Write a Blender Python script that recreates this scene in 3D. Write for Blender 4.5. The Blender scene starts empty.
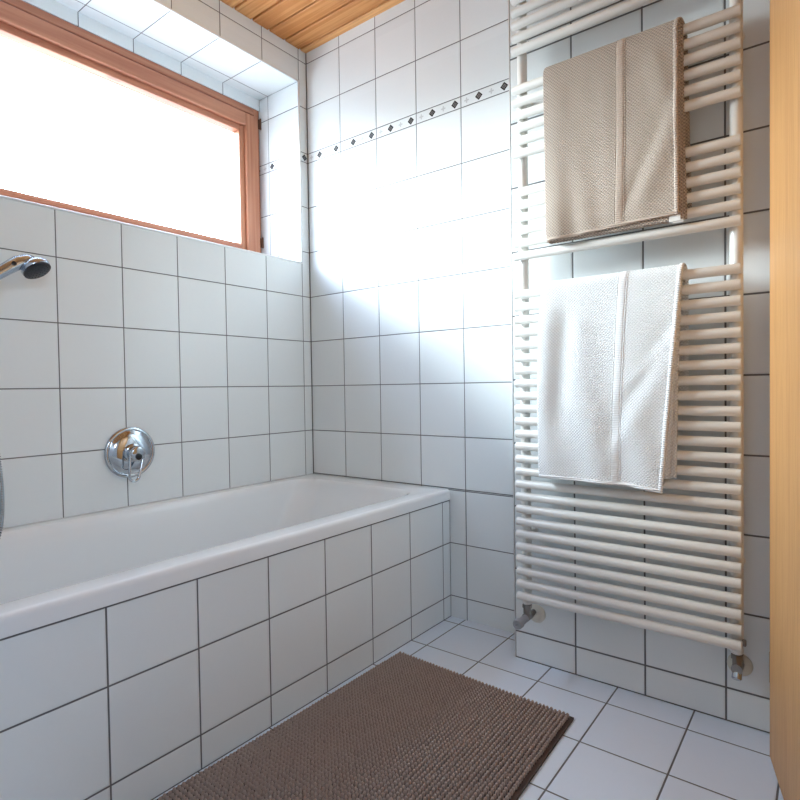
import bpy, bmesh, math, random
from mathutils import Vector, Matrix
random.seed(7)
C = bpy.context.scene.collection
PI = math.pi

# ------------------------------------------------------------------ helpers
def link(name, me, mat, parent=None, smooth=False):
    o = bpy.data.objects.new(name, me)
    C.objects.link(o)
    if mat is not None:
        for m in (mat if isinstance(mat, (list, tuple)) else [mat]):
            me.materials.append(m)
    if parent is not None:
        o.parent = parent
        o.matrix_parent_inverse = Matrix.Translation(-parent.location)
    if smooth:
        for p in me.polygons:
            p.use_smooth = True
    return o

def finish(name, bm, mat, parent=None, smooth=False, angle=None):
    bmesh.ops.recalc_face_normals(bm, faces=bm.faces[:])
    me = bpy.data.meshes.new(name)
    bm.to_mesh(me); bm.free()
    if angle is not None:
        me.polygons.foreach_set('use_smooth', [True] * len(me.polygons))
        me.set_sharp_from_angle(angle=math.radians(angle))
    return link(name, me, mat, parent, smooth)

def thing(name, loc, label, cat, group=None):
    o = bpy.data.objects.new(name, None)
    C.objects.link(o)
    o.location = loc
    o.empty_display_size = 0.05
    o['label'] = label; o['category'] = cat
    if group: o['group'] = group
    return o

def add_box(bm, lo, hi, bevel=0.0, seg=2, mi=0, by_normal=None):
    """axis-aligned box; by_normal maps 'x','y','z' to a material slot"""
    x0, y0, z0 = lo; x1, y1, z1 = hi
    vs = [bm.verts.new((x, y, z)) for x in (x0, x1) for y in (y0, y1) for z in (z0, z1)]
    quads = [((0, 1, 3, 2), 'x'), ((4, 6, 7, 5), 'x'), ((0, 4, 5, 1), 'y'), ((2, 3, 7, 6), 'y'),
             ((0, 2, 6, 4), 'z'), ((1, 5, 7, 3), 'z')]
    fs = []
    for q, ax in quads:
        f = bm.faces.new([vs[i] for i in q])
        f.material_index = by_normal[ax] if by_normal else mi
        fs.append(f)
    if bevel > 0:
        es = list({e for f in fs for e in f.edges})
        bmesh.ops.bevel(bm, geom=es, offset=bevel, segments=seg, affect='EDGES', profile=0.5)
    return vs

def frame_from(d):
    d = d.normalized()
    a = Vector((0, 0, 1)) if abs(d.z) < 0.9 else Vector((1, 0, 0))
    u = d.cross(a).normalized()
    return u, d.cross(u).normalized()

def add_tube(bm, pts, r, n=16, caps=True, closed=False):
    """round tube along a polyline; r is a number or one radius per point"""
    pts = [Vector(p) for p in pts]
    k = len(pts)
    rs = r if isinstance(r, (list, tuple)) else [r] * k
    rings = []; u = None
    for i, p in enumerate(pts):
        if closed:
            d = pts[(i + 1) % k] - pts[i - 1]
        else:
            d = pts[min(i + 1, k - 1)] - pts[max(i - 1, 0)]
        d.normalize()
        if u is None:
            u, w = frame_from(d)
        else:
            u = (u - d * u.dot(d)).normalized(); w = d.cross(u)
        rings.append([bm.verts.new(p + (u * math.cos(2*PI*j/n) + w * math.sin(2*PI*j/n)) * rs[i]) for j in range(n)])
    for i in range(k if closed else k - 1):
        a, b = rings[i], rings[(i + 1) % k]
        for j in range(n):
            bm.faces.new((a[j], a[(j+1) % n], b[(j+1) % n], b[j]))
    if caps and not closed:
        bm.faces.new(rings[0][::-1]); bm.faces.new(rings[-1])

def add_lathe(bm, origin, axis, prof, n=40):
    """prof: list of (distance along axis, radius); radius 0 closes the shape"""
    o = Vector(origin); d = Vector(axis).normalized(); u, w = frame_from(d)
    prev = None
    for t, r in prof:
        if r <= 1e-6:
            ring = [bm.verts.new(o + d * t)]
        else:
            ring = [bm.verts.new(o + d*t + (u*math.cos(2*PI*j/n) + w*math.sin(2*PI*j/n)) * r) for j in range(n)]
        if prev is not None:
            if len(prev) == 1 and len(ring) > 1:
                for j in range(n): bm.faces.new((prev[0], ring[j], ring[(j+1) % n]))
            elif len(ring) == 1 and len(prev) > 1:
                for j in range(n): bm.faces.new((prev[j], ring[0], prev[(j+1) % n]))
            elif len(ring) > 1:
                for j in range(n): bm.faces.new((prev[j], prev[(j+1) % n], ring[(j+1) % n], ring[j]))
        prev = ring

def bez(p0, p1, p2, p3, n):
    p0, p1, p2, p3 = map(Vector, (p0, p1, p2, p3))
    return [p0*(1-t)**3 + p1*3*t*(1-t)**2 + p2*3*t*t*(1-t) + p3*t**3 for t in [i/n for i in range(n+1)]]

# ------------------------------------------------------------------ node helpers
class NT:
    def __init__(self, name):
        self.mat = bpy.data.materials.new(name); self.mat.use_nodes = True
        self.t = self.mat.node_tree; self.n = self.t.nodes; self.l = self.t.links
        self.b = self.n['Principled BSDF']
    def new(self, typ, **kw):
        x = self.n.new(typ)
        for k, v in kw.items(): setattr(x, k, v)
        return x
    def put(self, sock, v):
        if isinstance(v, bpy.types.NodeSocket): self.l.new(v, sock)
        elif v is not None: sock.default_value = v
    def m(self, op, a, b=None, c=None):
        x = self.new('ShaderNodeMath', operation=op)
        for i, v in enumerate((a, b, c)):
            if v is not None: self.put(x.inputs[i], v)
        return x.outputs[0]
    def step(self, d, lo, hi):          # 1 below lo, 0 above hi
        x = self.new('ShaderNodeMapRange', interpolation_type='SMOOTHSTEP')
        self.put(x.inputs['Value'], d)
        x.inputs['From Min'].default_value = lo; x.inputs['From Max'].default_value = hi
        x.inputs['To Min'].default_value = 1; x.inputs['To Max'].default_value = 0
        return x.outputs[0]
    def mix(self, f, a, b):
        x = self.new('ShaderNodeMix', data_type='RGBA')
        self.put(x.inputs[0], f); self.put(x.inputs[6], a); self.put(x.inputs[7], b)
        return x.outputs[2]
    def pos(self):
        tc = self.new('ShaderNodeTexCoord'); s = self.new('ShaderNodeSeparateXYZ')
        self.l.new(tc.outputs['Object'], s.inputs[0])
        return tc.outputs['Object'], s.outputs
    def noise(self, vec, scale, detail=2, rough=0.5):
        x = self.new('ShaderNodeTexNoise'); self.put(x.inputs['Vector'], vec)
        x.inputs['Scale'].default_value = scale; x.inputs['Detail'].default_value = detail
        x.inputs['Roughness'].default_value = rough
        return x.outputs['Fac']
    def mapping(self, vec, scale=(1, 1, 1), rot=(0, 0, 0)):
        x = self.new('ShaderNodeMapping'); self.put(x.inputs[0], vec)
        x.inputs['Scale'].default_value = scale; x.inputs['Rotation'].default_value = rot
        return x.outputs[0]
    def bump(self, h, dist, strength=1.0):
        x = self.new('ShaderNodeBump'); self.put(x.inputs['Height'], h)
        x.inputs['Distance'].default_value = dist; x.inputs['Strength'].default_value = strength
        self.l.new(x.outputs[0], self.b.inputs['Normal'])
    def set(self, **kw):
        for k, v in kw.items(): self.put(self.b.inputs[k.replace('_', ' ')], v)
        return self.mat

def plain(name, col, rough=0.5, metal=0.0, bump=None):
    t = NT(name)
    t.set(Base_Color=(*col, 1), Roughness=rough, Metallic=metal)
    if bump:
        v, _ = t.pos(); t.bump(t.noise(v, bump[0], 3), bump[1])
    return t.mat

TILE = (0.785, 0.82, 0.825)
GROUT = (0.14, 0.138, 0.14)
def tile_mat(name, ua, uoff, up, va, voff, vp, band=None, du=None, eu=(), ev=(), jw=0.0031, col=TILE, rough=0.24):
    """glazed tiles: joints every up along axis ua and vp along va; band = (z0, z1) decorative listello"""
    t = NT(name); vec, s = t.pos(); u, v = s[ua], s[va]
    dU = t.m('PINGPONG', t.m('SUBTRACT', u, uoff), up/2)
    d1 = t.m('PINGPONG', t.m('SUBTRACT', v, voff), vp/2)
    if band:
        mid = (band[0] + band[1]) / 2
        d2 = t.m('PINGPONG', t.m('SUBTRACT', v, band[1]), vp/2)
        up_ = t.m('GREATER_THAN', v, mid)
        d1 = t.m('ADD', t.m('MULTIPLY', d2, up_), t.m('MULTIPLY', d1, t.m('SUBTRACT', 1.0, up_)))
    d = t.m('MINIMUM', dU, d1)
    for e in eu: d = t.m('MINIMUM', d, t.m('ABSOLUTE', t.m('SUBTRACT', u, e)))
    for e in ev: d = t.m('MINIMUM', d, t.m('ABSOLUTE', t.m('SUBTRACT', v, e)))
    joint = t.step(d, jw/2 - .0003, jw/2 + .0004)
    # small tone differences from tile to tile
    cu = t.m('FLOOR', t.m('DIVIDE', t.m('SUBTRACT', u, uoff), up)); cv = t.m('FLOOR', t.m('DIVIDE', t.m('SUBTRACT', v, voff), vp))
    comb = t.new('ShaderNodeCombineXYZ'); t.put(comb.inputs[0], cu); t.put(comb.inputs[1], cv)
    wn = t.new('ShaderNodeTexWhiteNoise', noise_dimensions='3D'); t.l.new(comb.outputs[0], wn.inputs['Vector'])
    tone = t.m('ADD', 0.98, t.m('MULTIPLY', wn.outputs['Value'], 0.035))
    tone = t.m('ADD', tone, t.m('MULTIPLY', t.m('SUBTRACT', t.noise(vec, 90, 3), 0.5), 0.02))
    hsv = t.new('ShaderNodeHueSaturation'); hsv.inputs['Color'].default_value = (*col, 1); t.put(hsv.inputs['Value'], tone)
    c = hsv.outputs[0]
    if band:
        b = t.m('ABSOLUTE', t.m('SUBTRACT', v, mid))
        inb = t.m('LESS_THAN', b, (band[1]-band[0])/2)
        c = t.mix(t.m('MULTIPLY', inb, 0.12), c, (0.62, 0.62, 0.62, 1))
        a = t.m('PINGPONG', t.m('SUBTRACT', u, du), 0.05); a2 = t.m('PINGPONG', t.m('SUBTRACT', u, du + .05), 0.05)
        s1 = t.m('ADD', a, b); s2 = t.m('ADD', a2, b)
        star = t.m('MULTIPLY', t.step(t.m('MINIMUM', a2, b), .0022, .0034), t.step(s2, .010, .0115))
        c = t.mix(t.m('MULTIPLY', star, 0.6), c, (0.42, 0.42, 0.42, 1))
        c = t.mix(t.step(s1, .0148, .0156), c, (0.022, 0.022, 0.024, 1))
        c = t.mix(t.m('MULTIPLY', t.step(s1, .0058, .0066), 0.9), c, (0.10, 0.10, 0.105, 1))
        ring = t.step(t.m('ABSOLUTE', t.m('SUBTRACT', s1, .0076)), .0005, .0011)
        c = t.mix(t.m('MULTIPLY', ring, 0.8), c, (0.30, 0.30, 0.30, 1))
    c = t.mix(joint, c, (*GROUT, 1))
    r = t.m('ADD', rough, t.m('MULTIPLY', joint, 0.5))
    # cushioned tile edge, recessed joint, faint waviness of the glaze
    edge = t.step(d, jw/2, jw/2 + .0045)
    h = t.m('ADD', t.m('MULTIPLY', edge, -0.35), t.m('MULTIPLY', joint, -1.0))
    h = t.m('ADD', h, t.m('MULTIPLY', t.noise(vec, 26, 2), 0.12))
    t.bump(h, 0.0012)
    t.set(Base_Color=c, Roughness=r)
    t.b.inputs['Specular IOR Level'].default_value = 0.5
    return t.mat

def wood_mat(name, along, c0, c1, knot=0.0, plank=None, rough=0.45, fine=60.0, stretch=0.04, spec=0.4, ring=0.16, blur=0.5):
    """grain runs along axis 'along' (0,1,2); plank=(axis, offset, pitch) shifts tone per board"""
    t = NT(name); vec, s = t.pos()
    sc = [1.0, 1.0, 1.0]; sc[along] = stretch
    v = vec; tone = None
    if plank:
        k = t.m('FLOOR', t.m('DIVIDE', t.m('SUBTRACT', s[plank[0]], plank[1]), plank[2]))
        wn = t.new('ShaderNodeTexWhiteNoise', noise_dimensions='1D'); t.put(wn.inputs['W'], k)
        sh = t.new('ShaderNodeVectorMath', operation='ADD'); t.put(sh.inputs[0], vec)
        cm = t.new('ShaderNodeCombineXYZ'); 
        for i in range(3): t.put(cm.inputs[i], t.m('MULTIPLY', wn.outputs['Value'], 7.3))
        t.put(sh.inputs[1], cm.outputs[0]); v = sh.outputs[0]
        tone = wn.outputs['Value']
    mv = t.mapping(v, tuple(sc))
    n1 = t.noise(mv, fine*0.35, 3, 0.55); n2 = t.noise(mv, fine*2.2, 4, 0.65)
    big = t.noise(t.mapping(v, tuple(x*0.6 for x in sc)), 9, 2)
    wave = t.m('SINE', t.m('MULTIPLY', t.m('ADD', n1, t.m('MULTIPLY', big, 1.4)), 26.0))
    f = t.m('ADD', t.m('MULTIPLY', n2, blur), t.m('ADD', t.m('MULTIPLY', wave, ring), t.m('MULTIPLY', n1, 0.45)))
    if tone is not None: f = t.m('ADD', f, t.m('MULTIPLY', t.m('SUBTRACT', tone, 0.5), 0.7))
    f = t.m('MULTIPLY', t.m('SUBTRACT', f, 0.12), 1.25)
    x = t.new('ShaderNodeClamp'); t.put(x.inputs[0], f)
    c = t.mix(x.outputs[0], (*c0, 1), (*c1, 1))
    if knot > 0:
        ks = [9.0, 9.0, 9.0]; ks[along] = 3.2
        vo = t.new('ShaderNodeTexVoronoi'); t.put(vo.inputs['Vector'], t.mapping(v, tuple(ks))); vo.inputs['Scale'].default_value = 1.0
        kn = t.m('MULTIPLY', t.step(vo.outputs['Distance'], 0.05, 0.13), knot)
        c = t.mix(kn, c, (c0[0]*0.35, c0[1]*0.3, c0[2]*0.3, 1))
    t.bump(n2, 0.0004)
    t.set(Base_Color=c, Roughness=rough)
    t.b.inputs['Specular IOR Level'].default_value = spec
    return t.mat

# ------------------------------------------------------------------ measured sizes
Z10, PV = 0.0805, 0.2
LB, LT = Z10 + 9*PV, Z10 + 9*PV + 0.0411
ZC = 2.3692
S1, SW = 0.0456, 0.2016
SILL, HEAD = 1.4277, 2.2282
BD, BX = 0.1534, 1.0711
REC = 0.27
WIN_L = -1.62           # left reveal of the window recess
XR, YR = 2.62, -2.62    # right and rear wall
TX = 0.7331             # tiled bath panel plane
DX = 1.772              # end of the radiator wall / door jamb
HALL_X = 2.56

BAND = (LB, LT)
m_left = tile_mat('tile_window_wall', 1, -S1, SW, 2, Z10, PV, BAND, -0.019, eu=(0.0,))
m_rev = tile_mat('tile_reveal', 0, -0.21, 0.42, 2, Z10, PV, BAND, -0.1887)
m_sof = tile_mat('tile_soffit', 1, -S1, SW, 0, -0.21, 0.42, eu=())
m_back = tile_mat('tile_back_wall', 0, 0.2029, 0.2, 2, Z10, PV, BAND, 0.0765, eu=(0.0,), ev=(0.4855,))
m_left = m_left
m_box = tile_mat('tile_radiator_wall', 0, 1.2694, 0.1964, 2, 0.0862, PV, (1.8862, 1.9273), 0.137, ev=(0.001,), jw=0.0046)
m_boxs = tile_mat('tile_radiator_wall_side', 1, 0.3, 0.6, 2, 0.0862, PV, (1.8862, 1.9273), 0.137)
m_panel = tile_mat('tile_bath_panel', 1, -0.051, 0.2031, 2, Z10, PV, ev=(0.001, 0.4405), eu=(-0.001,), jw=0.0036)
m_panel_end = tile_mat('tile_bath_end', 0, TX, 0.2, 2, Z10, PV)
m_floor = tile_mat('tile_floor', 0, 0.795, 0.1985, 1, -0.048, 0.2055, jw=0.004, col=(0.75, 0.83, 0.93), rough=0.28)
m_plaster = plain('plaster_white', (0.74, 0.72, 0.68), 0.9, bump=(60, 0.001))
m_ceil = wood_mat('ceiling_larch', 0, (0.55, 0.205, 0.055), (0.93, 0.50, 0.20), knot=0.0, plank=(1, -0.0363, 0.0865), rough=0.5, fine=55)
m_gap = plain('ceiling_groove', (0.10, 0.04, 0.015), 0.9)
m_door = wood_mat('door_oak', 2, (0.37, 0.165, 0.052), (0.55, 0.29, 0.112), knot=0.0, rough=0.42, fine=90, stretch=0.05, ring=0.09, blur=0.8)
m_win = wood_mat('window_larch', 1, (0.36, 0.125, 0.07), (0.58, 0.27, 0.16), knot=0.5, rough=0.45, fine=45)
m_winv = wood_mat('window_larch_upright', 2, (0.38, 0.135, 0.07), (0.60, 0.28, 0.16), rough=0.45, fine=45)
m_trim = plain('tile_edge_trim', (0.83, 0.83, 0.82), 0.35)
m_enamel = plain('bath_enamel', (0.80, 0.825, 0.84), 0.08)
m_paint = plain('radiator_paint', (0.77, 0.75, 0.705), 0.30)
m_chrome = plain('chrome', (0.54, 0.58, 0.63), 0.07, 1.0)
m_satin = plain('satin_chrome', (0.50, 0.56, 0.64), 0.17, 1.0)
m_hose = plain('hose_metal', (0.33, 0.35, 0.38), 0.22, 1.0)
m_nickel = plain('dull_nickel', (0.30, 0.275, 0.25), 0.28, 1.0)
m_black = plain('black_plastic', (0.012, 0.012, 0.014), 0.35)
m_dark = plain('dark_spray_face', (0.016, 0.018, 0.026), 0.3)
m_grey = plain('grey_plastic', (0.33, 0.345, 0.37), 0.5)
m_rosette = plain('rosette_plastic', (0.66, 0.62, 0.53), 0.45)
m_hinge = plain('brown_hinge', (0.16, 0.075, 0.045), 0.5, 0.2)
m_steel = plain('dark_steel', (0.16, 0.11, 0.09), 0.4, 0.8)

# ------------------------------------------------------------------ room shell
def struct(o):
    o['kind'] = 'structure'
    return o

bm = bmesh.new()
add_box(bm, (-0.35, YR - 0.1, -0.1), (XR + 0.1, 1.2, 0.0))
struct(finish('floor', bm, m_floor))

# ceiling: boards running away from the window wall, with open grooves
bm = bmesh.new()
add_box(bm, (-0.35, YR - 0.1, ZC + 0.026), (XR + 0.1, 0.1, ZC + 0.10), mi=1)
y = -0.0363 + 0.0865 * 2
while y > YR - 0.1:
    add_box(bm, (-0.02, y - 0.0865 + 0.0038, ZC), (XR + 0.02, y - 0.0038, ZC + 0.030), bevel=0.002, seg=1)
    y -= 0.0865
struct(finish('ceiling', bm, [m_ceil, m_gap]))

nm = {'x': 0, 'y': 1, 'z': 2}
bm = bmesh.new()
add_box(bm, (-0.36, YR - 0.1, -0.05), (0, 0.1, SILL), by_normal=nm)
add_box(bm, (-0.36, YR - 0.1, HEAD), (0, 0.1, ZC + 0.05), by_normal=nm)
add_box(bm, (-0.36, -S1, SILL), (0, 0.1, HEAD), by_normal=nm)
add_box(bm, (-0.36, YR - 0.1, SILL), (0, WIN_L, HEAD), by_normal=nm)
add_box(bm, (-0.36, WIN_L, 2.1790), (-REC, -S1, HEAD + 0.001), by_normal=nm)      # lintel strip above the frame
struct(finish('wall_left', bm, [m_left, m_rev, m_sof]))

bm = bmesh.new()
add_box(bm, (-0.05, 0, -0.05), (BX + 0.05, 0.12, ZC + 0.05))
struct(finish('wall_back', bm, m_back))
bm = bmesh.new()
add_box(bm, (BX, -BD, -0.05), (DX, 0.12, ZC + 0.05), by_normal={'x': 1, 'y': 0, 'z': 0})
add_box(bm, (DX, -BD, 2.06), (HALL_X + 0.06, 0.12, ZC + 0.05), by_normal={'x': 1, 'y': 0, 'z': 0})
add_box(bm, (HALL_X, -BD, -0.05), (XR + 0.05, 0.12, ZC + 0.05), by_normal={'x': 1, 'y': 0, 'z': 0})
struct(finish('wall_radiator', bm, [m_box, m_boxs]))
bm = bmesh.new()
FILL_W = (-2.42, -1.82, 1.35, 2.05)  # invented opening behind the camera, added to let in fill light
add_box(bm, (XR, YR - 0.1, -0.05), (XR + 0.16, FILL_W[0], ZC + 0.05)); add_box(bm, (XR, FILL_W[1], -0.05), (XR + 0.16, 0.12, ZC + 0.05))
add_box(bm, (XR, FILL_W[0], -0.05), (XR + 0.16, FILL_W[1], FILL_W[2])); add_box(bm, (XR, FILL_W[0], FILL_W[3]), (XR + 0.16, FILL_W[1], ZC + 0.05))
struct(finish('wall_right', bm, tile_mat('tile_right_wall', 1, -S1, SW, 2, Z10, PV, BAND, 0.03)))
bm = bmesh.new()
add_box(bm, (-0.36, YR - 0.1, -0.05), (XR + 0.1, YR, ZC + 0.05))
struct(finish('wall_rear', bm, tile_mat('tile_rear_wall', 0, 0.1, 0.2, 2, Z10, PV, BAND, 0.03)))
# the hall beyond the door
bm = bmesh.new()
add_box(bm, (DX - 0.12, 0.12, -0.05), (DX, 1.2, ZC + 0.05)); add_box(bm, (HALL_X, 0.12, -0.05), (HALL_X + 0.1, 1.2, ZC + 0.05))
add_box(bm, (DX - 0.12, 1.1, -0.05), (HALL_X + 0.1, 1.2, ZC + 0.05)); add_box(bm, (DX - 0.12, 0.12, 2.3), (HALL_X + 0.1, 1.2, ZC + 0.05))
struct(finish('wall_hall', bm, m_plaster))

# white edge profiles round the window recess
bm = bmesh.new()
def edge(a, b): add_tube(bm, [a, b], 0.0042, 10)
edge((-0.001, -S1 + .0005, SILL), (-0.001, WIN_L, SILL)); edge((-0.001, -S1 + .0005, HEAD), (-0.001, WIN_L, HEAD))
edge((-0.001, -S1, SILL - .003), (-0.001, -S1, HEAD + .003)); edge((-0.001, WIN_L, SILL), (-0.001, WIN_L, HEAD))
struct(finish('trim_1', bm, m_trim, smooth=True))
bm = bmesh.new()
add_tube(bm, [(BX + .0008, -BD + .0008, 0.0), (BX + .0008, -BD + .0008, ZC)], 0.0022, 10)
struct(finish('trim_2', bm, m_trim, smooth=True))

# ------------------------------------------------------------------ window, plus an added fill opening
win = struct(bpy.data.objects.new('window_1', None)); C.objects.link(win); win.location = (-0.29, -0.83, SILL)
FY0, FY1, FZ0, FZ1 = -0.049, WIN_L + 0.005, SILL + 0.002, 2.1785    # outer frame
XF = -0.272
def rect_frame(name, y0, y1, z0, z1, w, xa, xb, parent, bev=0.003, wt=None, wb=None):
    """two uprights through, two rails between; grain follows each member"""
    wt = wt or w; wb = wb or w
    bm = bmesh.new()
    add_box(bm, (xa, y0 - w, z0), (xb, y0, z1), bev, 2, 1); n1 = len(bm.faces)
    add_box(bm, (xa, y1, z0), (xb, y1 + w, z1), bev, 2, 1)
    for f in bm.faces: f.material_index = 1
    k = len(bm.faces)
    add_box(bm, (xa, y1 + w - .0005, z1 - wt), (xb - .0006, y0 - w + .0005, z1), bev, 2, 0)
    add_box(bm, (xa, y1 + w - .0005, z0), (xb - .0006, y0 - w + .0005, z0 + wb), bev, 2, 0)
    bm.faces.ensure_lookup_table()
    for f in bm.faces[k:]: f.material_index = 0
    return finish(name, bm, [m_win, m_winv], parent)
rect_frame('frame', FY0, FY1, FZ0, FZ1, 0.030, -0.345, XF, win)
sy0, sy1, sz0, sz1 = FY0 - 0.014, FY1 + 0.014, FZ0 + 0.014, FZ1 - 0.040
sash = rect_frame('sash', sy0, sy1, sz0, sz1, 0.070, -0.338, XF + 0.012, win, 0.004, wt=0.058, wb=0.068)
gy0, gy1, gz0, gz1 = sy0 - 0.070, sy1 + 0.070, sz0 + 0.068, sz1 - 0.058
rect_frame('glazing_bead', gy0 + .001, gy1 - .001, gz0 - .001, gz1 + .001, 0.028, -0.325, XF - 0.004, sash, 0.004)
t = NT('window_glass')
tr = t.new('ShaderNodeBsdfTransparent'); tr.inputs[0].default_value = (0.97, 0.98, 0.98, 1)
gl = t.new('ShaderNodeBsdfGlossy'); gl.inputs['Roughness'].default_value = 0.02
fr = t.new('ShaderNodeFresnel'); fr.inputs[0].default_value = 1.45
mx = t.new('ShaderNodeMixShader'); ge = t.new('ShaderNodeNewGeometry'); ff = t.m('MULTIPLY', fr.outputs[0], t.m('SUBTRACT', 1.0, ge.outputs['Backfacing']))
t.l.new(ff, mx.inputs[0]); t.l.new(tr.outputs[0], mx.inputs[1]); t.l.new(gl.outputs[0], mx.inputs[2])
t.l.new(mx.outputs[0], t.n['Material Output'].inputs[0])
bm = bmesh.new(); add_box(bm, (-0.318, gy1 + .002, gz0 - .004), (-0.312, gy0 - .002, gz1 + .004))
finish('pane', bm, t.mat, win)
fill_win = struct(bpy.data.objects.new('fill_window', None)); C.objects.link(fill_win); fill_win.location = (XR + .1, (FILL_W[0] + FILL_W[1])/2, FILL_W[2])  # added, unseen window: lifts the shaded surfaces with extra sky light
rect_frame('frame', FILL_W[1], FILL_W[0], FILL_W[2], FILL_W[3], 0.06, XR + .08, XR + .14, fill_win)
bm = bmesh.new(); add_box(bm, (XR + .108, FILL_W[0] + .055, FILL_W[2] + .055), (XR + .114, FILL_W[1] - .055, FILL_W[3] - .055))
finish('pane', bm, t.mat, fill_win)
for hz in (2.115, 1.56):
    bm = bmesh.new()
    add_tube(bm, [(XF + .010, FY0 + .0005, hz - .025), (XF + .010, FY0 + .0005, hz + .025)], 0.0042, 12)
    add_box(bm, (XF - .004, FY0 - .008, hz - .022), (XF + .006, FY0 + .002, hz + .022), .001, 1)
    finish('hinge', bm, m_hinge, win, angle=40)

# ------------------------------------------------------------------ door, opened into the room
door = struct(bpy.data.objects.new('door_1', None)); C.objects.link(door); door.location = (1.764, -0.262, 0.004)
dd = Vector((0.233, -0.9725, 0)).normalized(); dn = Vector((dd.y, -dd.x, 0))   # dn: faces the bath
dn = -dn if dn.x > 0 else dn
bm = bmesh.new()
add_box(bm, (0, 0, 0), (0.84, 0.04, 2.02), 0.003, 2)
M = Matrix.Translation(door.location) @ Matrix(((dd.x, -dn.x, 0, 0), (dd.y, -dn.y, 0, 0), (0, 0, 1, 0), (0, 0, 0, 1)))
bm.transform(M)
finish('leaf', bm, m_door, door)
for hz in (0.205, 1.80):
    bm = bmesh.new()
    c = door.location + Vector((0.004, 0.008, hz))
    add_tube(bm, [c - Vector((0, 0, .035)), c + Vector((0, 0, .035))], 0.0055, 14)
    add_box(bm, (c.x - .002, c.y - .002, c.z - .03), (c.x + .012, c.y + .05, c.z + .03), .001, 1)
    finish('hinge', bm, m_nickel, door, angle=40)
bm = bmesh.new()
hp = door.location + dd*0.78 + dn*0.0 + Vector((0, 0, 1.03))
add_lathe(bm, hp, dn, [(0, 0.026), (.006, .026), (.008, .022), (.008, .0)], 28)
add_tube(bm, [hp, hp + dn*.05, hp + dn*.056 - dd*.01, hp + dn*.056 - dd*.12], 0.009, 14)
finish('door_handle', bm, m_chrome, door, angle=40)
bm = bmesh.new()
add_box(bm, (DX, -0.250, 0), (DX + 0.035, 0.12, 2.04), .003, 2); add_box(bm, (HALL_X - .035, -0.250, 0), (HALL_X, 0.12, 2.04), .003, 2)
add_box(bm, (DX, -0.250, 2.03), (HALL_X, 0.12, 2.065), .003, 2)
struct(finish('trim_3', bm, m_door))

# ------------------------------------------------------------------ bathtub
tub = thing('bathtub', (0.37, -0.875, 0), 'white enamel built-in bathtub behind a white tiled front panel under the window', 'bathtub')
def loop(x0, x1, y0, y1, r, z, n=10):
    pts = []
    for cx, cy, a0 in ((x1 - r, y1 - r, 0), (x0 + r, y1 - r, PI/2), (x0 + r, y0 + r, PI), (x1 - r, y0 + r, 1.5*PI)):
        for i in range(n + 1):
            a = a0 + PI/2 * i / n
            pts.append((cx + r*math.cos(a), cy + r*math.sin(a), z))
    return pts
TL = -1.76; XO = 0.7395; RT = 0.4838
outer = [loop(.003, XO - .006, TL + .006, -.003, .004, .4435), loop(.002, XO, TL, -.002, .006, .4445), loop(.002, XO, TL, -.002, .008, .4710),
         loop(.002, XO - .0012, TL + .0012, -.002, .009, .4775), loop(.002, XO - .0045, TL + .0045, -.003, .010, .4815), loop(.002, XO - .010, TL + .010, -.004, .011, .4835), loop(.003, XO - .016, TL + .016, -.006, .012, RT)]
ix0, ix1, iy0, iy1 = .056, .676, -1.64, -.098
inner = []
for ins, z, r in ((0, RT, .10), (.006, RT - .0012, .098), (.012, RT - .005, .096), (.017, RT - .012, .094), (.021, RT - .024, .092)):
    inner.append(loop(ix0 + ins, ix1 - ins, iy0 + ins, iy1 - ins, r, z))
for k in range(1, 9):
    f = k / 8
    inner.append(loop(ix0 + .021 + .045*f, ix1 - .021 - .045*f, iy0 + .021 + .10*f, iy1 - .021 - .22*f, .092 + .02*f, RT - .024 - .315*f))
for ins, z in ((.012, .118), (.035, .098), (.07, .088), (.13, .084)):
    inner.append(loop(ix0 + .066 + ins, ix1 - .066 - ins, iy0 + .121 + ins, iy1 - .241 - ins, .112 - .2*ins, z))
bm = bmesh.new(); prev = None
for L in outer + inner:
    ring = [bm.verts.new(p) for p in L]
    if prev:
        for j in range(len(ring)):
            bm.faces.new((prev[j], prev[(j+1) % len(ring)], ring[(j+1) % len(ring)], ring[j]))
    prev = ring
bm.faces.new(prev)
finish('basin', bm, m_enamel, tub, angle=35)
bm = bmesh.new()
add_box(bm, (TX - 0.06, TL + 0.002, 0), (TX, -0.0005, .4430), by_normal={'x': 0, 'y': 1, 'z': 1})
add_box(bm, (0.004, TL + 0.002, 0), (TX - 0.06, TL + 0.06, .4430), by_normal={'x': 0, 'y': 1, 'z': 1})
finish('tiled_panel', bm, [m_panel, m_panel_end], tub)
bm = bmesh.new()
add_lathe(bm, (.1010, -.47, .262), (1, 0, .13), [(0, .034), (.006, .034), (.010, .031), (.011, .026), (.016, .024), (.020, .018), (.021, 0)], 36)
finish('overflow_cover', bm, m_chrome, tub, angle=40)

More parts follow.
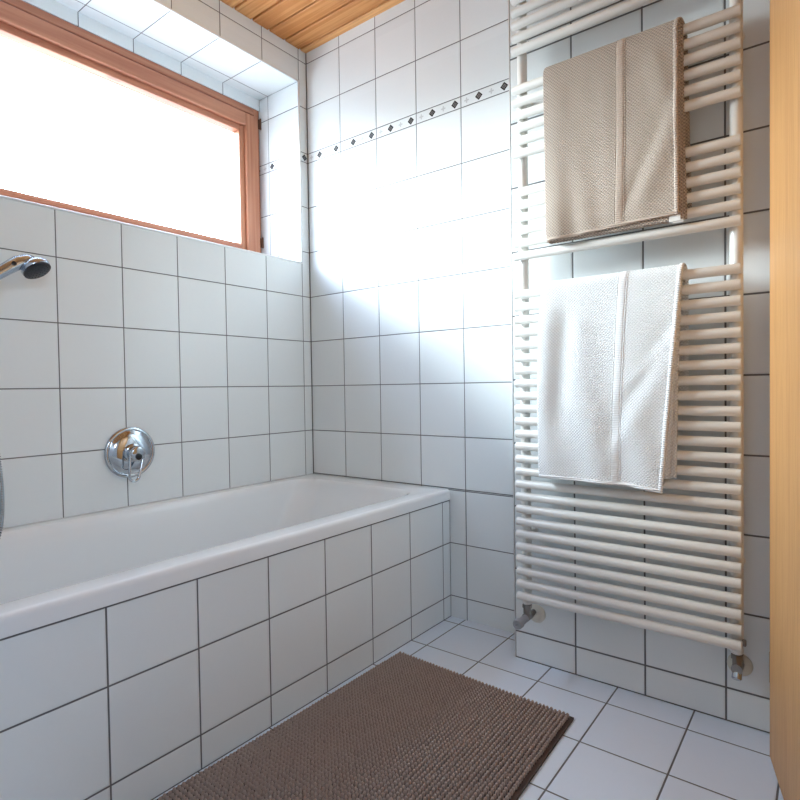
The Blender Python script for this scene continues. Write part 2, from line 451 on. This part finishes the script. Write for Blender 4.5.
# ------------------------------------------------------------------ concealed bath mixer
MY, MZ = -0.8425, 0.6635
mix = thing('bath_mixer', (0, MY, MZ), 'round chrome wall mixer with a loop lever above the bathtub', 'mixer tap')
bm = bmesh.new()
add_lathe(bm, (0.0003, MY, MZ), (1, 0, 0), [(0, .0850), (.005, .0855), (.0085, .0838), (.0105, .0800), (.0100, .0755), (.0090, .0735), (.0100, .0715), (.0150, .066), (.0190, .058), (.0215, .048), (.0228, .038), (.0232, .030), (.0232, .0)], 64)
finish('escutcheon', bm, m_chrome, mix, angle=50)
bm = bmesh.new()
ax = Vector((1, 0, -.10)).normalized(); o = Vector((.018, MY, MZ + .001))
add_lathe(bm, o, ax, [(0, .0), (0, .030), (.010, .030), (.013, .027), (.014, .0235), (.019, .0235), (.021, .026), (.036, .026), (.040, .0235), (.0415, .019), (.0415, 0)], 48)
finish('valve_body', bm, m_chrome, mix, angle=40)
bm = bmesh.new()
add_lathe(bm, o + ax*.041 + Vector((0, 0.0, -.008)), ax, [(0, .0), (0, .0105), (.003, .0105), (.0045, .008), (.0047, 0)], 24)
finish('index_button', bm, m_black, mix, angle=40)
bm = bmesh.new()
hub = o + ax*.030
RX = Matrix.Rotation(math.radians(-11), 3, 'X')
def lv(x, y, z): return hub + RX @ Vector((x, y, z))
p = []
p += bez(lv(0, -.0225, .006), lv(.004, -.0215, -.03), lv(.006, -.0185, -.05), lv(.006, -.0165, -.070), 8)
p += [lv(.0065, -.0165*math.cos(a), -.074 - .0165*math.sin(a)) for a in [PI*k/10 for k in range(0, 11)]]
p += bez(lv(.006, .0165, -.070), lv(.006, .0185, -.05), lv(.004, .0215, -.03), lv(0, .0225, .006), 8)
add_tube(bm, p, 0.0044, 12)
finish('loop_lever', bm, m_chrome, mix, smooth=True)

# ------------------------------------------------------------------ hand shower on its wall holder
shw = thing('hand_shower', (0.1, -1.25, 1.17), 'chrome hand shower with a dark spray face at the left picture edge', 'hand shower')
hc = Vector((0.105, -1.145, 1.2120)); fa = Vector((0.48, 0.30, -0.82)).normalized()   # face centre and direction
bm = bmesh.new()
path = [Vector((0.10, -1.36, 1.108)), Vector((0.10, -1.315, 1.138)), Vector((0.10, -1.27, 1.166)), Vector((0.10, -1.235, 1.192)), Vector((0.10, -1.212, 1.210)), Vector((0.099, -1.190, 1.226)), Vector((0.097, -1.168, 1.234)), Vector((0.093, -1.152, 1.237))]
add_tube(bm, path, [.0125, .0140, .0155, .0165, .0175, .0190, .0200, .017], 20)
finish('handle', bm, m_satin, shw, smooth=True)
bm = bmesh.new()
add_lathe(bm, hc, -fa, [(0, 0), (0, .0355), (.004, .0375), (.010, .0375), (.018, .034), (.024, .027), (.028, .017), (.0295, 0)], 40)
finish('shower_head', bm, m_satin, shw, angle=50)
bm = bmesh.new()
add_lathe(bm, hc, fa, [(-.001, .0), (-.001, .0362), (.003, .0362), (.0045, .034), (.0045, .0)], 40)
fu, fw = frame_from(fa)
for rr, cnt in ((.009, 6), (.018, 12), (.027, 18)):
    for i in range(cnt):
        a = 2*PI*i/cnt
        add_lathe(bm, hc + (fu*math.cos(a) + fw*math.sin(a))*rr + fa*.0044, fa, [(0, .0016), (.002, .0011), (.002, 0)], 6)
finish('spray_face', bm, m_dark, shw, angle=40)
bm = bmesh.new()
add_lathe(bm, Vector((0.1165, -1.205, 1.219)), (1, -.1, .15), [(-.004, 0), (-.004, .0062), (.0018, .0062), (.003, .004), (.003, 0)], 16)
finish('button', bm, m_black, shw, angle=40)
# ribbed hose hanging in a loop
hp = bez((0.10, -1.362, 1.106), (0.10, -1.40, 1.06), (0.11, -1.272, .98), (0.11, -1.258, .72), 40)
hp += bez((0.11, -1.258, .72), (0.11, -1.246, .62), (0.11, -1.242, .50), (0.11, -1.272, .462), 34)[1:]
hp += bez((0.11, -1.272, .462), (0.115, -1.312, .424), (0.06, -1.44, .55), (0.012, -1.44, .70), 30)[1:]
# resample finely and rib it
L = [0.0]
for a, b in zip(hp, hp[1:]): L.append(L[-1] + (b - a).length)
pts, rs = [], []; step = 0.0017; s = 0.0; i = 0; q = 0
while s < L[-1]:
    while L[i+1] < s: i += 1
    f = (s - L[i]) / (L[i+1] - L[i]); pts.append(hp[i].lerp(hp[i+1], f)); rs.append((.0076, .0076, .0060, .0060)[q % 4]); s += step; q += 1
bm = bmesh.new(); add_tube(bm, pts, rs, 12)
finish('hose', bm, m_hose, shw, smooth=True)
bm = bmesh.new()
add_lathe(bm, (0.0, -1.325, 1.125), (1, 0, 0), [(0, 0), (0, .028), (.008, .028), (.011, .022), (.012, .012), (.086, .011), (.086, 0)], 28)
add_tube(bm, [(0.10, -1.335, 1.112), (0.10, -1.30, 1.135)], [.019, .018], 20)
finish('wall_holder', bm, m_chrome, shw, angle=40)
bm = bmesh.new()
add_lathe(bm, (0.0, -1.44, .72), (1, 0, 0), [(0, 0), (0, .026), (.007, .026), (.010, .018), (.03, .014), (.03, 0)], 24)
finish('hose_outlet', bm, m_chrome, shw, angle=40)

# ------------------------------------------------------------------ towel radiator
RY = -BD - 0.082; CY = -BD - 0.055; Z0, PZ = 0.2352, 0.03763
XL, XRR = 1.1230, 1.7070
rad = thing('towel_radiator', (1.415, CY, 0), 'tall white tubular towel radiator on the tiled wall beside the door', 'radiator')
KS = list(range(0, 25)) + list(range(27, 33)) + list(range(35, 41)) + list(range(43, 49))
bm = bmesh.new()
r = 0.0124
add_lathe(bm, (XL, RY, Z0), (1, 0, 0), [(0, 0), (0, r - .002), (.0008, r - .0007), (.002, r), (XRR - XL - .002, r), (XRR - XL - .0008, r - .0007), (XRR - XL, r - .002), (XRR - XL, 0)], 24)
rail = finish('rail', bm, m_paint, rad, angle=40)
for k in KS[1:]:
    c = rail.copy(); C.objects.link(c); c.parent = rad
    c.matrix_parent_inverse = rail.matrix_parent_inverse; c.location = (0, 0, PZ*k)
for cx in (1.1405, 1.6930):
    bm = bmesh.new()
    top = Z0 + PZ*48 + .03
    add_lathe(bm, (cx, CY, 0.205), (0, 0, 1), [(0, 0), (0, .0125), (.003, .0145), (top - .205 - .003, .0145), (top - .205, .0125), (top - .205, 0)], 24)
    finish('collector', bm, m_paint, rad, angle=40)
    for hz in (0.42, 1.72):
        bm = bmesh.new()
        sx = 0.10 if cx < 1.4 else -0.10
        add_lathe(bm, (cx, -BD, hz), (0, -1, 0), [(0, 0), (0, .013), (.004, .013), (.006, .009), (.05, .009), (.05, 0)], 20)
        finish('wall_bracket', bm, m_paint, rad, angle=40)
def rosette(name, x, z, parent):
    bm = bmesh.new()
    add_lathe(bm, (x, -BD - .0003, z), (0, -1, 0), [(0, .0285), (.003, .0285), (.006, .0255), (.0085, .017), (.009, .010), (.009, 0)], 40)
    return finish(name, bm, m_rosette, parent, angle=40)
def valve(cx, zv, knob):
    bm = bmesh.new()
    add_lathe(bm, (cx, CY, .208), (0, 0, -1), [(0, 0), (0, .0105), (.006, .0105), (.006, .0145), (.016, .0145), (.016, .0115), (.03, .0115), (.045, .0105), (.045, 0)], 6)
    add_tube(bm, [(cx, CY, .200), (cx, CY, zv)], .0105, 20)
    add_tube(bm, [(cx, CY - .012, zv), (cx, CY + .012, zv)], .0125, 20)
    add_tube(bm, [(cx, CY, zv), (cx, -BD - .006, zv)], .0085, 20)
    add_lathe(bm, (cx, CY + .016, zv), (0, 1, 0), [(0, 0), (0, .0125), (.012, .0125), (.012, 0)], 6)
    return finish('valve', bm, m_nickel, rad, angle=35)
v1 = valve(1.1400, .164, True)
rosette('rosette', 1.1465, .158, v1)
bm = bmesh.new()
add_lathe(bm, (1.1400, CY - .010, .163), (-.06, -1, -.06), [(0, 0), (0, .0110), (.034, .0120), (.037, .0150), (.052, .0150), (.055, .0135), (.055, .004), (.051, .003), (.051, 0)], 32)
finish('lockshield_cap', bm, m_grey, v1, angle=40)
v2 = valve(1.6935, .168, False)
rosette('rosette', 1.6930, .155, v2)
bm = bmesh.new()
add_lathe(bm, (1.6935, CY, .160), (0, -.62, -.78), [(0, 0), (0, .0112), (.017, .0112), (.020, .0090), (.020, 0)], 28)
finish('chrome_cap', bm, m_chrome, v2, angle=40)
bm = bmesh.new()
add_lathe(bm, (XRR - .002, RY + .018, Z0 + .002), (1, 0, 0), [(0, 0), (0, .0085), (.007, .0085), (.009, .006), (.009, 0)], 6)
finish('end_plug', bm, m_nickel, rad, angle=35)

# ------------------------------------------------------------------ towels
def cloth_mat(name, col, depth, vary=0.12):
    t = NT(name); vec, s = t.pos()
    a = s[0]; b = s[2]; w = 2*PI/0.0085
    h = t.m('MULTIPLY', t.m('SINE', t.m('MULTIPLY', a, w)), t.m('SINE', t.m('MULTIPLY', b, w)))
    n = t.noise(vec, 700, 3, 0.7)
    h2 = t.m('ADD', t.m('MULTIPLY', h, 0.5), n)
    t.bump(h2, depth)
    f = t.m('ADD', t.m('MULTIPLY', h, 0.5), 0.5)
    c = t.mix(f, tuple(x*(1 - vary) for x in col) + (1,), tuple(col) + (1,))
    t.set(Base_Color=c, Roughness=0.95)
    t.b.inputs['Specular IOR Level'].default_value = 0.15
    t.b.inputs['Sheen Weight'].default_value = 0.12
    return t.mat

def interp(tab, x):
    for (a, fa_), (b, fb) in zip(tab, tab[1:]):
        if x <= b:
            f = (x - a) / (b - a) if b > a else 0
            f = max(0, min(1, f)); f = f*f*(3 - 2*f) if False else f
            return fa_ + (fb - fa_)*f
    return tab[-1][1]

def towel(name, zbar, label, mats, left, right, rin, rback, zbot, zin, zback, folds, band_x, tag=None, lay=0.0068):
    """folded towel over a rail: outer layer, fold at the left, inner layers; the path runs front hem > over rail > back hem.
    left/right: x of the front edges as tables over z; rin/rback: x of inner and back right edges"""
    rb = 0.0124 + 0.0035
    root = thing(name, (1.41, RY, zbar), label, 'towel')
    def pathpt(tt, zb, zk):          # tt 0..1 front bottom->top ; 1..2 round the rail ; 2..3 down the back
        if tt <= 1: return Vector((0, RY - rb, zb + (zbar - zb)*tt)), Vector((0, -1, 0))
        if tt <= 2:
            a = PI*(tt - 1); n = Vector((0, -math.cos(a), math.sin(a))); return Vector((0, RY, zbar)) + n*rb, n
        return Vector((0, RY + rb, zbar - (zbar - zk)*(tt - 2))), Vector((0, 1, 0))
    ts = [i/56 for i in range(56)] + [1 + i/12 for i in range(13)] + [2 + i/24 for i in range(1, 25)]
    NX = 64
    def surf(sx, tt, layer):         # sx 0 right .. 1 left on this layer ; layer 1 outer 0 inner
        p0, n = pathpt(tt, 0, 0)
        zb = interp(zbot if layer > .5 else zin, sx); zk = zback
        p0, n = pathpt(tt, zb, zk)
        z = p0.z
        xl = interp(left, z); xr = interp(right, z)*layer + interp(rin, z)*(1 - layer)
        if tt > 1: 
            f = min(1, tt - 1); xr = xr + (interp(rback, z) - xr)*f*(1 if layer > .5 else 1)
        x = xr + (xl - xr)*sx
        off = layer*lay
        if tt <= 1.0:
            g = min(1.0, (1 - tt)*5.0)
            fo = folds(x, z, layer); off += (fo if fo > 0 else fo*0.12)*g
        return Vector((x, 0, 0)) + p0 + n*off
    def sheet(cols, nm_, mat, thick, parent):
        bm = bmesh.new(); grid = []
        for (sx, layer) in cols:
            grid.append([bm.verts.new(surf(sx, tt, layer)) for tt in ts])
        for a, b in zip(grid, grid[1:]):
            for i in range(len(ts) - 1):
                bm.faces.new((a[i], a[i+1], b[i+1], b[i]))
        bmesh.ops.recalc_face_normals(bm, faces=bm.faces[:])
        me = bpy.data.meshes.new(nm_); bm.to_mesh(me); bm.free()
        o = link(nm_, me, mat, parent, True)
        md = o.modifiers.new('thick', 'SOLIDIFY'); md.thickness = thick; md.offset = 0; md.use_even_offset = True
        return o
    cols = [(i/NX, 1.0) for i in range(NX + 1)]
    nf = 6                                  # rounded fold at the left edge
    for i in range(1, nf):
        a = PI*i/nf
        cols.append((1 + 0.009*math.sin(a), 0.5 + 0.5*math.cos(a)))
    cols += [(1 - i/NX, 0.0) for i in range(NX + 1)]
    sheet(cols, 'cloth', mats[0], 0.0046, root)
    sheet([(i/NX*.97, 0.5) for i in range(NX + 1)], 'inner_fold', mats[0], 0.0036, root)
    # raised woven band and the stitched hems, following the outer layer
    def strip(nm_, path, w0, mat, lift=0.0026, thick=0.0012):
        """path: list of ((sx, tt) a, (sx, tt) b) pairs of edge points"""
        bm = bmesh.new(); rows = []
        for a, b in path:
            row = []
            for j in range(5):
                f = j/4; sx = a[0] + (b[0]-a[0])*f; tt = a[1] + (b[1]-a[1])*f
                e = 0.004
                P = surf(sx, tt, 1.0); du = surf(sx + e, tt, 1.0) - surf(sx - e, tt, 1.0); dv = surf(sx, min(3, tt + e), 1.0) - surf(sx, max(0, tt - e), 1.0)
                n = du.cross(dv).normalized()
                ref = pathpt(tt, 0, 0)[1]
                if n.dot(ref) < 0: n = -n
                row.append(bm.verts.new(P + n*(lift - (0.0012 if j in (0, 4) else 0))))
            rows.append(row)
        for a, b in zip(rows, rows[1:]):
            for i in range(4): bm.faces.new((a[i], a[i+1], b[i+1], b[i]))
        bmesh.ops.recalc_face_normals(bm, faces=bm.faces[:])
        me = bpy.data.meshes.new(nm_); bm.to_mesh(me); bm.free()
        o = link(nm_, me, mat, root, True)
        md = o.modifiers.new('thick', 'SOLIDIFY'); md.thickness = thick; md.offset = 0
        return o
    def sx_of(x, z): 
        return (x - interp(right, z)) / (interp(left, z) - interp(right, z))
    tl = [i/60 for i in range(61)] + [1 + i/12 for i in range(1, 13)] + [2 + i/10 for i in range(1, 10)]
    def zt(tt): return zbot[0][1] + (zbar - zbot[0][1])*min(1, tt)
    w = 0.0235
    strip('woven_band', [((sx_of(interp(band_x, zt(t_)) + w/2, zt(t_)), t_), (sx_of(interp(band_x, zt(t_)) - w/2, zt(t_)), t_)) for t_ in tl], w, mats[1])
    for sgn in (1, -1):
        bxs = [(z, x + sgn*w*0.50) for z, x in band_x]
        strip('band_cord', [((sx_of(interp(bxs, zt(t_)) + .0015, zt(t_)), t_), (sx_of(interp(bxs, zt(t_)) - .0015, zt(t_)), t_)) for t_ in tl], .003, mats[0], 0.0026, 0.0010)
    strip('side_hem', [((0.002, t_), (0.028, t_)) for t_ in tl], .01, mats[2], 0.0032, 0.0024)
    strip('bottom_hem', [((i/50, 0.002), (i/50, 0.018)) for i in range(0, 51)], .01, mats[2], 0.0030, 0.0022)
    return root, surf

def gauss(x, c, w): return math.exp(-((x - c)/w)**2)
def smooth(a, b, x):
    t_ = max(0, min(1, (x - a)/(b - a))); return t_*t_*(3 - 2*t_)

def rib_mat(name, col, axis=2, per=0.0056, dep=0.0010):
    t = NT(name); vec, s = t.pos()
    h = t.m('SINE', t.m('MULTIPLY', s[axis], 2*PI/per))
    t.bump(h, dep)
    f = t.m('ADD', t.m('MULTIPLY', h, 0.5), 0.5)
    c = t.mix(f, tuple(x*0.86 for x in col) + (1,), tuple(col) + (1,))
    t.set(Base_Color=c, Roughness=0.95); t.b.inputs['Specular IOR Level'].default_value = 0.15
    return t.mat
BEI = (0.72, 0.595, 0.50)
m_bei = cloth_mat('towel_beige', BEI, 0.0028, 0.5)
m_beib = rib_mat('towel_beige_band', (0.69, 0.575, 0.485)); m_beih = rib_mat('towel_beige_hem', (0.66, 0.545, 0.46))
def folds_b(x, z, layer):
    if layer < .5: return 0.0
    f = 0.004*math.sin((x - 1.23)*38 + 0.6*math.sin(z*7))*gauss(x, 1.29, .07)
    f += 0.0035*math.sin((x - 1.23)*52)*gauss(x, 1.34, .05)*smooth(1.3, 1.6, z)
    d = (x - 1.47) + (z - 1.36)*0.52           # diagonal fold right of the band
    f += 0.0055*gauss((x - 1.535) - (z - 1.44)*0.40, 0, .030)*smooth(1.27, 1.36, z)*smooth(1.66, 1.50, z)
    f += 0.005*gauss((x - 1.535) + (z - 1.63)*0.25, 0, .024)*smooth(1.52, 1.60, z)*smooth(1.75, 1.68, z)
    f -= 0.004*gauss((x - 1.50) - (z - 1.44)*0.40, 0, .016)*smooth(1.27, 1.36, z)*smooth(1.66, 1.50, z)
    f += 0.0028*math.sin((x - 1.25)*74 + 2.0*math.sin(z*5.0))*gauss(x, 1.33, .075)
    f += 0.003*gauss(z, 1.315, .010)*gauss(x, 1.37, .05)
    f += 0.010*smooth(1.42, 1.27, z)*smooth(1.40, 1.24, x)
    return f + 0.004*smooth(1.6, 1.27, z)
zt_b = Z0 + PZ*40
t_b, surf_b = towel('bath_towel', zt_b, 'folded beige bath towel hanging over the upper rails of the towel radiator', [m_bei, m_beib, m_beih],
    left=[(1.25, 1.2490), (1.30, 1.2420), (1.40, 1.237), (1.60, 1.234), (1.80, 1.233)], right=[(1.25, 1.5790), (1.5, 1.5770), (1.80, 1.5770)],
    rin=[(1.25, 1.5940), (1.5, 1.5880), (1.80, 1.5850)], rback=[(1.2, 1.598), (1.8, 1.586)],
    zbot=[(0, 1.284), (.5, 1.278), (1, 1.268)], zin=[(0, 1.272), (.4, 1.269), (1, 1.268)], zback=1.30, folds=folds_b,
    band_x=[(1.25, 1.4340), (1.5, 1.4390), (1.8, 1.4400)], lay=0.0115)
bm = bmesh.new()
P = surf_b(0.035, 0.0, 1.0)
add_box(bm, (P.x - .012, P.y + .003, P.z - .016), (P.x + .014, P.y + .0042, P.z + .004), .0005, 1)
add_box(bm, (P.x - .004, P.y + .0048, P.z - .020), (P.x + .020, P.y + .0060, P.z - .002), .0005, 1)
finish('care_tag', bm, plain('tag_white', (0.78, 0.76, 0.72), 0.7), t_b)

WHI = (0.92, 0.925, 0.93)
m_whi = cloth_mat('towel_white', WHI, 0.0020, 0.16)
m_whib = rib_mat('towel_white_band', (0.92, 0.925, 0.93), per=0.0046, dep=0.0005); m_whih = rib_mat('towel_white_hem', (0.92, 0.92, 0.92), dep=0.0006)
def folds_w(x, z, layer):
    if layer < .5: return 0.0
    f = 0.0075 - 0.0085*gauss((x - 1.285) - (z - 1.0)*0.10, 0, .030)*smooth(1.16, 1.05, z)*smooth(0.62, 0.85, z)
    f += 0.006*gauss(x, 1.235, .03)
    f += 0.0045*gauss((x - 1.50) - (z - 0.83)*0.62, 0, .036)*smooth(0.62, 0.74, z)*smooth(1.06, 0.93, z)
    f -= 0.004*gauss((x - 1.465) - (z - 0.83)*0.50, 0, .025)*smooth(0.62, 0.74, z)*smooth(1.06, 0.93, z)
    f += 0.004*gauss((x - 1.525) - (z - 0.94)*0.9, 0, .018)*smooth(0.82, 0.90, z)*smooth(1.06, 0.99, z)
    f += 0.004*math.sin((x - 1.2)*30 + z*5)*gauss(x, 1.36, .09)
    f += 0.003*math.sin(x*55 + z*11)*smooth(.9, .65, z)
    return f + 0.006*smooth(1.0, 0.6, z)
zt_w = Z0 + PZ*24
t_w, surf_w = towel('bath_towel', zt_w, 'folded white bath towel hanging over the lower rails of the towel radiator', [m_whi, m_whib, m_whih],
    left=[(.55, 1.2150), (.80, 1.2110), (1.0, 1.2150), (1.2, 1.2240)], right=[(.55, 1.5360), (.75, 1.5510), (.95, 1.5690), (1.08, 1.5790), (1.2, 1.5880)],
    rin=[(.55, 1.5650), (.9, 1.5720), (1.2, 1.5840)], rback=[(.7, 1.588), (1.2, 1.588)],
    zbot=[(0, .592), (.25, .601), (.6, .603), (1, .606)], zin=[(0, .630), (1, .607)], zback=.83, folds=folds_w,
    band_x=[(.58, 1.4210), (.8, 1.4255), (1.2, 1.4450)], lay=0.0095)

# ------------------------------------------------------------------ bath mat
mat_o = thing('bath_mat', (1.05, -0.83, 0), 'brown chenille bath mat lying on the white floor tiles along the bathtub', 'bath mat')
c00, c10, c01, c11 = (0.766, -0.362), (1.338, -0.382), (0.748, -1.36), (1.362, -1.36)
def mat_xy(u, v):
    return (c00[0]*(1-u)*(1-v) + c10[0]*u*(1-v) + c01[0]*(1-u)*v + c11[0]*u*v,
            c00[1]*(1-u)*(1-v) + c10[1]*u*(1-v) + c01[1]*(1-u)*v + c11[1]*u*v)
t = NT('mat_chenille'); vec, s = t.pos()
n = t.noise(vec, 900, 3, 0.7); n2 = t.noise(vec, 5, 2)
t.bump(n, 0.0015)
cc = t.mix(n, (0.31, 0.235, 0.20, 1), (0.55, 0.44, 0.385, 1))
t.set(Base_Color=cc, Roughness=0.95)
t.b.inputs['Specular IOR Level'].default_value = 0.1; t.b.inputs['Sheen Weight'].default_value = 0.15
m_mat = t.mat
m_matb = plain('mat_backing', (0.07, 0.045, 0.035), 0.9, bump=(400, .001))
bm = bmesh.new()
vb = [[bm.verts.new((*mat_xy(u/40*1.026 - .010, v/60*1.012 - .004), z)) for u in range(41) for v in range(61)] for z in (0.0008, 0.0055)]
for zi, sgn in ((0, -1), (1, 1)):
    for u in range(40):
        for v in range(60):
            q = [vb[zi][u*61 + v], vb[zi][(u+1)*61 + v], vb[zi][(u+1)*61 + v + 1], vb[zi][u*61 + v + 1]]
            bm.faces.new(q if sgn > 0 else q[::-1])
ed = [u*61 for u in range(41)] + [40*61 + v for v in range(1, 61)] + [u*61 + 60 for u in range(39, -1, -1)] + [v for v in range(59, 0, -1)]
for a, b in zip(ed, ed[1:] + ed[:1]): bm.faces.new((vb[0][a], vb[0][b], vb[1][b], vb[1][a]))
finish('backing', bm, m_matb, mat_o)
# looped pile: rows of small soft nubs
tb = bmesh.new(); bmesh.ops.create_icosphere(tb, subdivisions=2, radius=1.0)
tv = [v.co.copy() for v in tb.verts]; tf = [[v.index for v in f.verts] for f in tb.faces]; tb.free()
keep = [i for i, v in enumerate(tv) if v.z > -0.75]; idx = {k: i for i, k in enumerate(keep)}
tf = [[idx[i] for i in f] for f in tf if all(i in idx for i in f)]; tv = [tv[i] for i in keep]
NU, NV = 52, 92
V, F = [], []
for i in range(NU):
    for j in range(NV):
        u = (i + .5 + random.uniform(-.05, .05)) / NU; v = (j + .5 + random.uniform(-.07, .07)) / NV
        x, y = mat_xy(u, v)
        x += 0.0005*math.sin(j*0.35 + i*0.9)
        rx = 0.0044*random.uniform(.94, 1.06); ry = 0.0046*random.uniform(.94, 1.06); rz = 0.0070*random.uniform(.94, 1.06)
        lx, ly = random.uniform(-.12, .12), random.uniform(-.12, .12)
        b = len(V); cz = 0.0095
        for p in tv:
            z = p.z*rz
            V.append((x + p.x*rx + lx*z, y + p.y*ry + ly*z, cz + z))
        F += [[b + k for k in f] for f in tf]
me = bpy.data.meshes.new('looped_pile'); me.from_pydata(V, [], F)
pile = link('looped_pile', me, m_mat, mat_o, True); pile['kind'] = 'stuff'

# ------------------------------------------------------------------ daylight
w = bpy.data.worlds.new('World'); bpy.context.scene.world = w; w.use_nodes = True
nt = w.node_tree; bg = nt.nodes['Background']
tc = nt.nodes.new('ShaderNodeTexCoord'); sp = nt.nodes.new('ShaderNodeSeparateXYZ'); nt.links.new(tc.outputs['Generated'], sp.inputs[0])
mr = nt.nodes.new('ShaderNodeValToRGB')
ma = nt.nodes.new('ShaderNodeMath'); ma.operation = 'MULTIPLY_ADD'; ma.inputs[1].default_value = 0.5; ma.inputs[2].default_value = 0.5
nt.links.new(sp.outputs[2], ma.inputs[0]); nt.links.new(ma.outputs[0], mr.inputs[0])
e = mr.color_ramp.elements
e[0].position = 0.42; e[0].color = (0.26, 0.305, 0.345, 1)
e[1].position = 0.52; e[1].color = (0.57, 0.65, 0.71, 1)
e2 = mr.color_ramp.elements.new(0.74); e2.color = (0.54, 0.70, 0.95, 1)
nt.links.new(mr.outputs[0], bg.inputs[0]); bg.inputs[1].default_value = 13.5

sl = bpy.data.lights.new('hazy_sun', 'SUN'); sl.energy = 11.0; sl.angle = math.radians(34); sl.color = (0.86, 0.97, 1.0)
so = bpy.data.objects.new('hazy_sun', sl); C.objects.link(so); so.location = (-3, -3, 4)
so.rotation_euler = Vector((1.5, 0.72, -0.62)).to_track_quat('-Z', 'Y').to_euler()
al = bpy.data.lights.new('fill_window_portal', 'AREA'); al.shape = 'RECTANGLE'; al.size = FILL_W[3] - FILL_W[2] - .1; al.size_y = FILL_W[1] - FILL_W[0] - .1  # guides sky sampling through the added fill opening
ao = bpy.data.objects.new('fill_window_portal', al); C.objects.link(ao)
ao.location = (XR + .15, (FILL_W[0] + FILL_W[1])/2, (FILL_W[2] + FILL_W[3])/2); ao.rotation_euler = (0, PI/2, 0)
al.cycles.is_portal = True
al = bpy.data.lights.new('window_portal', 'AREA'); al.shape = 'RECTANGLE'; al.size = 1.40; al.size_y = 0.58
ao = bpy.data.objects.new('window_portal', al); C.objects.link(ao)
ao.location = (-0.335, (gy0 + gy1)/2, (gz0 + gz1)/2); ao.rotation_euler = (0, -PI/2, 0)
al.size = gz1 - gz0; al.size_y = gy0 - gy1
al.cycles.is_portal = True

# ------------------------------------------------------------------ camera
yaw, pitch, roll, fpx = 0.6539, -0.0225, -0.0148, 565.4664
cy_, sy_, cp, sp_ = math.cos(yaw), math.sin(yaw), math.cos(pitch), math.sin(pitch)
Fw = Vector((-sy_*cp, cy_*cp, sp_)); Rt = Vector((cy_, sy_, 0)); Up = Rt.cross(Fw)
c, s = math.cos(roll), math.sin(roll)
R2 = Rt*c + Up*s; U2 = -Rt*s + Up*c
cam = bpy.data.cameras.new('camera'); co = bpy.data.objects.new('camera', cam); C.objects.link(co)
co.matrix_world = Matrix(((R2.x, U2.x, -Fw.x, 1.8791), (R2.y, U2.y, -Fw.y, -1.7948), (R2.z, U2.z, -Fw.z, 0.8686), (0, 0, 0, 1)))
cam.sensor_width = 36; cam.lens = fpx/800*36; cam.clip_start = 0.02
sc = bpy.context.scene
sc.camera = co
sc.view_settings.view_transform = 'Standard'; sc.view_settings.look = 'None'; sc.view_settings.gamma = 1
sc.view_settings.use_curve_mapping = False
sc.view_settings.exposure = 0.68
sc.cycles.max_bounces = 10; sc.cycles.diffuse_bounces = 6; sc.cycles.glossy_bounces = 5; sc.cycles.transparent_max_bounces = 8
sc.cycles.use_denoising = True
sc.cycles.sample_clamp_indirect = 8.0
